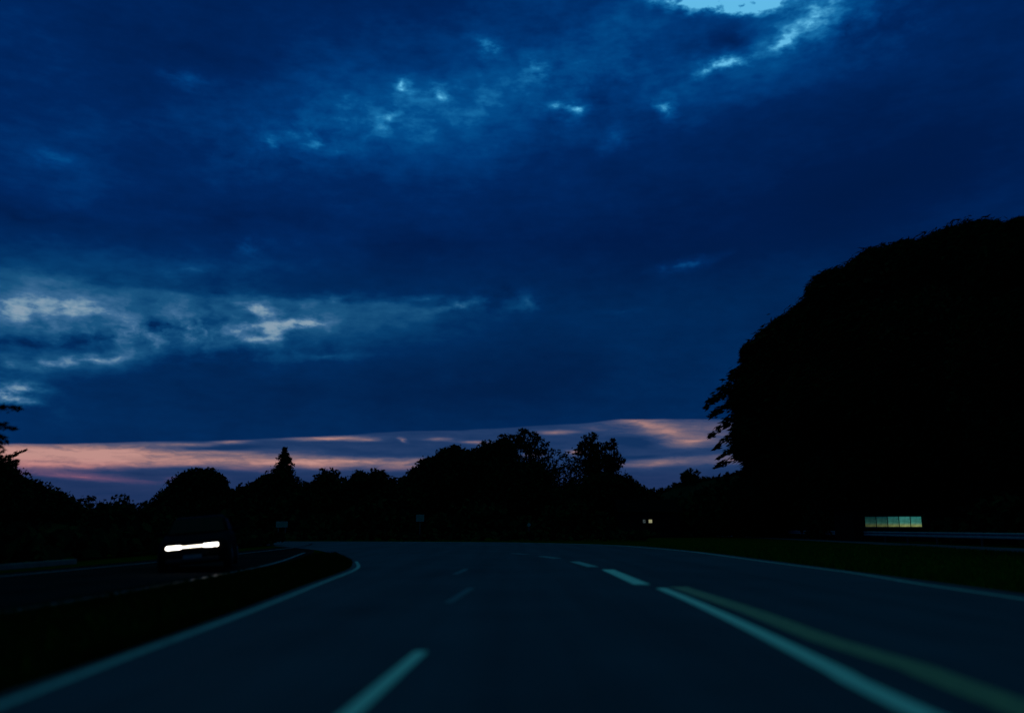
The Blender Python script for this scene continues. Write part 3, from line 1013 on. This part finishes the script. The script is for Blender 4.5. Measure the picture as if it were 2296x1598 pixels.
# ------------------------------------------------------------------ building with the lit window
def lit_building():
    yb = 76.0
    x0, x1 = px_to(1940, 1170, yb).x, px_to(2068, 1170, yb).x
    zb, zt = px_to(2000, 1181, yb).z, px_to(2000, 1157, yb).z
    root = empty("low_building", ((x0 + x1) / 2, yb, 0))
    tag(root, "dark low building with one long lit window strip under the tall right trees", 'building')
    X0, X1 = x0 - 1.0 - root.location.x, x1 + 1.6 - root.location.x
    ax0, ax1 = x0 - root.location.x, x1 - root.location.x
    th = 0.25
    bm = bmesh.new()
    H = 2.75
    def bx(a0, a1, b0, b1, c0, c1):
        add_box(bm, ((a0 + a1) / 2, (b0 + b1) / 2, (c0 + c1) / 2), (a1 - a0, b1 - b0, c1 - c0))
    bx(X0, ax0, 0, th, 0, H); bx(ax1, X1, 0, th, 0, H); bx(ax0, ax1, 0, th, 0, zb); bx(ax0, ax1, 0, th, zt, H)
    bx(X0, X0 + th, th, 4.5, 0, H); bx(X1 - th, X1, th, 4.5, 0, H); bx(X0 + th, X1 - th, 4.25, 4.5, 0, H)
    bm_obj("wall", bm, M_wall, root)
    bm = bmesh.new()
    add_box(bm, ((X0 + X1) / 2, 2.2, H + 0.1), (X1 - X0 + 0.7, 5.2, 0.2), 0.02)
    bm_obj("roof", bm, M_roof, root)
    win = None
    n = 5
    w = (ax1 - ax0) / n
    ks = [0.22, 0.30, 0.52, 0.80, 0.80]
    tops = [(12, 62, 66), (14, 66, 74), (30, 92, 92), (40, 104, 100), (30, 96, 92)]
    for i in range(n):
        cx = ax0 + w * (i + 0.5)
        bm = bmesh.new()
        f = 0.022
        zc, hh = (zb + zt) / 2, zt - zb
        add_box(bm, (cx - w / 2 + f / 2, 0.1, zc), (f, 0.10, hh))
        add_box(bm, (cx + w / 2 - f / 2, 0.1, zc), (f, 0.10, hh))
        add_box(bm, (cx, 0.1, zt - f / 2), (w - 2 * f, 0.10, f))
        add_box(bm, (cx, 0.1, zb + f / 2), (w - 2 * f, 0.10, f))
        win = bm_obj("window", bm, M_frame, root)
        pm = pane_mat("lit_pane", tops[i], (58, 122, 108), (120, 130, 76), ks[i])
        box_obj("pane", (cx, 0.12, zc), (w - 2 * f, 0.012, hh - 2 * f), pm, win)
    box_obj("sill", ((ax0 + ax1) / 2, -0.05, zb - 0.04), (ax1 - ax0 + 0.1, 0.1, 0.06), M_conc, root)
    return root


lit_building()

# ------------------------------------------------------------------ cars
def loft(bm, secs):
    rings = [[bm.verts.new(p) for p in s] for s in secs]
    n = len(rings[0])
    for a, b in zip(rings, rings[1:]):
        for k in range(n):
            bm.faces.new((a[k], a[(k + 1) % n], b[(k + 1) % n], b[k]))
    bm.faces.new(rings[0]); bm.faces.new(rings[-1])


def make_car(label, loc, rz, m_left, m_right, m_strip, group=None, spots=0.0, tilt=0.0):
    """front of the car faces its own -Y"""
    root = empty("car", loc, rz)
    root.rotation_euler = (0, tilt, rz)
    tag(root, label, 'car', group)
    # body shell: rounded sections along the length
    def sec(y, w, z0, z1, sh):
        zt = z1
        return [(-w, y, z0 + 0.06), (-w, y, z0 + (zt - z0) * 0.62), (-w * (1 - sh * 0.35), y, z0 + (zt - z0) * 0.86), (-w * (1 - sh), y, zt),
                (w * (1 - sh), y, zt), (w * (1 - sh * 0.35), y, z0 + (zt - z0) * 0.86), (w, y, z0 + (zt - z0) * 0.62), (w, y, z0 + 0.06),
                (w * 0.9, y, z0), (-w * 0.9, y, z0)]
    bm = bmesh.new()
    loft(bm, [sec(-2.20, 0.66, 0.30, 0.62, 0.2), sec(-2.12, 0.80, 0.22, 0.74, 0.18), sec(-1.9, 0.87, 0.20, 0.82, 0.16), sec(-1.3, 0.90, 0.19, 0.93, 0.14),
              sec(-0.8, 0.91, 0.19, 0.98, 0.12), sec(0.6, 0.91, 0.19, 1.0, 0.12), sec(1.5, 0.90, 0.19, 1.02, 0.14), sec(2.05, 0.86, 0.24, 0.98, 0.18), sec(2.2, 0.76, 0.32, 0.86, 0.2)])
    bm_obj("body", bm, M_paint, root, False)
    bm = bmesh.new()
    def gs(y, w, z0, z1):
        return [(-w, y, z0), (-w * 0.84, y, z1 - 0.06), (-w * 0.72, y, z1), (w * 0.72, y, z1), (w * 0.84, y, z1 - 0.06), (w, y, z0)]
    loft(bm, [gs(-0.95, 0.78, 0.95, 1.0), gs(-0.25, 0.80, 0.96, 1.40), gs(0.3, 0.80, 0.98, 1.46), gs(1.2, 0.78, 0.98, 1.40), gs(1.95, 0.74, 0.97, 1.02)])
    bm_obj("cabin", bm, M_paint, root)
    # windscreen and side windows, a few millimetres proud of the cabin
    link_mesh("windscreen", [(-0.72, -0.93, 1.02), (0.72, -0.93, 1.02), (0.62, -0.30, 1.385), (-0.62, -0.30, 1.385)], [(0, 1, 2, 3)], M_glass, root)
    for s in (-1, 1):
        link_mesh("side_window", [(s * 0.80, -0.55, 1.02), (s * 0.81, 1.25, 1.03), (s * 0.70, 1.0, 1.345), (s * 0.70, -0.15, 1.345)], [(0, 1, 2, 3)], M_glass, root)
        mb = bmesh.new()
        add_box(mb, (s * 1.0, -0.58, 1.02), (0.2, 0.1, 0.13), 0.03)
        bm_obj("wing_mirror", mb, M_paint, root)
    # grille, bumper intake, plate
    gb = bmesh.new()
    for q in range(4):
        add_box(gb, (0, -2.20, 0.44 + q * 0.045), (0.8, 0.03, 0.018), 0.003)
    bm_obj("grille", gb, M_dark, root)
    box_obj("bumper", (0, -2.19, 0.32), (1.3, 0.08, 0.10), M_dark, root, 0.02)
    box_obj("number_plate", (0, -2.225, 0.40), (0.46, 0.015, 0.10), M_plate, root, 0.002)
    for s, lm in ((-1, m_left), (1, m_right)):
        hb = bmesh.new()
        add_box(hb, (s * 0.46, -2.17, 0.655), (0.36, 0.12, 0.085), 0.03, None)
        bm_obj("headlight", hb, lm, root)
    if m_strip:
        box_obj("streak_strip", (0, -2.19, 0.655), (0.60, 0.05, 0.045), m_strip, root, 0.012)  # added glowing bar, stands in for the headlight streak
    for sx in (-1, 1):
        for sy in (-1.35, 1.3):
            wb = bmesh.new()
            rot = Matrix.Rotation(R(90), 4, 'Y')
            bmesh.ops.create_cone(wb, cap_ends=True, segments=28, radius1=0.32, radius2=0.32, depth=0.21, matrix=Matrix.Translation((sx * 0.82, sy, 0.32)) @ rot)
            es = [e for e in wb.edges if len(e.link_faces) == 2 and any(len(f.verts) > 4 for f in e.link_faces)]
            bmesh.ops.bevel(wb, geom=es, offset=0.03, segments=2, affect='EDGES')
            w = bm_obj("wheel", wb, M_tyre, root, False)
            rb = bmesh.new()
            bmesh.ops.create_cone(rb, cap_ends=True, segments=24, radius1=0.20, radius2=0.17, depth=0.03, matrix=Matrix.Translation((sx * 0.93, sy, 0.32)) @ Matrix.Rotation(R(90 * sx), 4, 'Y'))
            bm_obj("rim", rb, M_rim, w)
    if spots > 0:
        for s in (-1, 1):
            ld = bpy.data.lights.new("headlight_beam", 'SPOT')
            ld.energy = spots
            ld.spot_size = R(75)
            ld.spot_blend = 0.9
            ld.shadow_soft_size = 0.06
            ld.color = (1.0, 0.93, 0.80)
            lo = bpy.data.objects.new("headlight_beam", ld)
            scene.collection.objects.link(lo)
            lo.parent = root
            lo.location = (s * 0.55, -2.30, 0.655)
            lo.rotation_euler = (R(90 - 9), 0, R(180))
    return root


a_car = R(14)
fx, fy = px_to(436, 1227, 23.4).x, 23.4      # middle of the lamp row
make_car("oncoming dark car with dazzling white headlights on the left road", (fx - 2.19 * math.sin(a_car), fy + 2.19 * math.cos(a_car), 0.02), a_car,
         M_lamp, M_lamp, M_strip, spots=3.5, tilt=R(-5.0))


def small_house():
    d = 103.0
    c = px_to(1458, 1168, d)
    root = empty("small_house", (c.x, d, 0))
    tag(root, "small dark house with one tiny warm lit window beyond the bend", 'house')
    H, W2_, D = 2.9, 3.4, 6.0
    x0, x1, z0, z1 = -0.20, 0.26, c.z - 0.22, c.z + 0.22
    y0, y1 = -0.86, -0.50
    bm = bmesh.new()
    def bx(a0, a1, b0, b1, c0, c1):
        add_box(bm, ((a0 + a1) / 2, (b0 + b1) / 2, (c0 + c1) / 2), (a1 - a0, b1 - b0, c1 - c0))
    bx(-W2_, y0, 0, .25, 0, H); bx(y0, y1, 0, .25, 0, z0); bx(y0, y1, 0, .25, z1, H); bx(y1, x0, 0, .25, 0, H)
    bx(x0, x1, 0, .25, 0, z0); bx(x0, x1, 0, .25, z1, H); bx(x1, W2_, 0, .25, 0, H)
    bx(-W2_, -W2_ + .25, .25, D, 0, H); bx(W2_ - .25, W2_, .25, D, 0, H); bx(-W2_ + .25, W2_ - .25, D - .25, D, 0, H)
    bm_obj("wall", bm, M_wall, root)
    bm = bmesh.new()
    loft(bm, [[(-W2_ - .3, -.4, H), (W2_ + .3, -.4, H), (W2_ + .3, D / 2, H + 1.5), (-W2_ - .3, D / 2, H + 1.5)],
              [(-W2_ - .3, D + .4, H), (W2_ + .3, D + .4, H), (W2_ + .3, D / 2 + .01, H + 1.51), (-W2_ - .3, D / 2 + .01, H + 1.51)]])
    bm_obj("roof", bm, M_roof, root)
    for (a0, a1, m) in ((x0, x1, M_lampfar), (y0, y1, M_lampdim)):
        f = 0.035
        bm = bmesh.new()
        add_box(bm, (a0 + f / 2, 0.1, (z0 + z1) / 2), (f, 0.08, z1 - z0)); add_box(bm, (a1 - f / 2, 0.1, (z0 + z1) / 2), (f, 0.08, z1 - z0))
        add_box(bm, ((a0 + a1) / 2, 0.1, z1 - f / 2), (a1 - a0 - 2 * f, 0.08, f)); add_box(bm, ((a0 + a1) / 2, 0.1, z0 + f / 2), (a1 - a0 - 2 * f, 0.08, f))
        w = bm_obj("window", bm, M_frame, root)
        box_obj("pane", ((a0 + a1) / 2, 0.12, (z0 + z1) / 2), (a1 - a0 - 2 * f, 0.01, z1 - z0 - 2 * f), m, w)
    return root


small_house()

# ------------------------------------------------------------------ signs
def sign(label, px, py, wpx, hpx, d, posts=2):
    k = d / FOC
    c = px_to(px, py, d)
    w, h = wpx * k, hpx * k
    root = empty("road_sign", (c.x, d, 0))
    tag(root, label, 'road sign')
    box_obj("panel", (0, 0, c.z), (w, 0.03, h), M_signgreen, root, 0.006)
    bm = bmesh.new()
    t = h * 0.10
    add_box(bm, (0, -0.019, c.z + h / 2 - t * 0.8), (w * 0.92, 0.006, t))
    add_box(bm, (0, -0.019, c.z - h / 2 + t * 0.8), (w * 0.92, 0.006, t))
    add_box(bm, (-w * 0.46 + t / 2, -0.019, c.z), (t, 0.006, h - t * 2.6))
    add_box(bm, (w * 0.46 - t / 2, -0.019, c.z), (t, 0.006, h - t * 2.6))
    bm_obj("border", bm, M_signwhite, root)
    for s in ((-1, 1) if posts == 2 else (0,)):
        pb = bmesh.new()
        add_tube(pb, [(s * w * 0.3, 0.05, -0.1), (s * w * 0.3, 0.05, c.z + h * 0.4)], [0.04, 0.04], 10)
        bm_obj("post", pb, M_post, root, True)
    return root


sign("dim wide green road sign left, beneath the pointed conifer", 632, 1175, 26, 13, 76)
sign("small square green road sign beneath the gap in the tree line", 942, 1161, 18, 15, 80, 1)


def delineator(label, px, py, d):
    c = px_to(px, py, d)
    root = empty("reflector_post", (c.x, d, 0))
    tag(root, label, 'reflector post')
    bm = bmesh.new()
    add_box(bm, (0, 0, c.z / 2), (0.12, 0.08, c.z + 0.3), 0.02)
    bm_obj("post", bm, M_post, root)
    bm = bmesh.new()
    bmesh.ops.create_cone(bm, cap_ends=True, segments=18, radius1=0.17, radius2=0.17, depth=0.02, matrix=Matrix.Translation((0, -0.055, c.z)) @ Matrix.Rotation(R(90), 4, 'X'))
    bm_obj("reflector", bm, M_signwhite, root)
    return root


delineator("small pale round reflector on a post in the middle under the dense trees", 1186, 1176, 84)
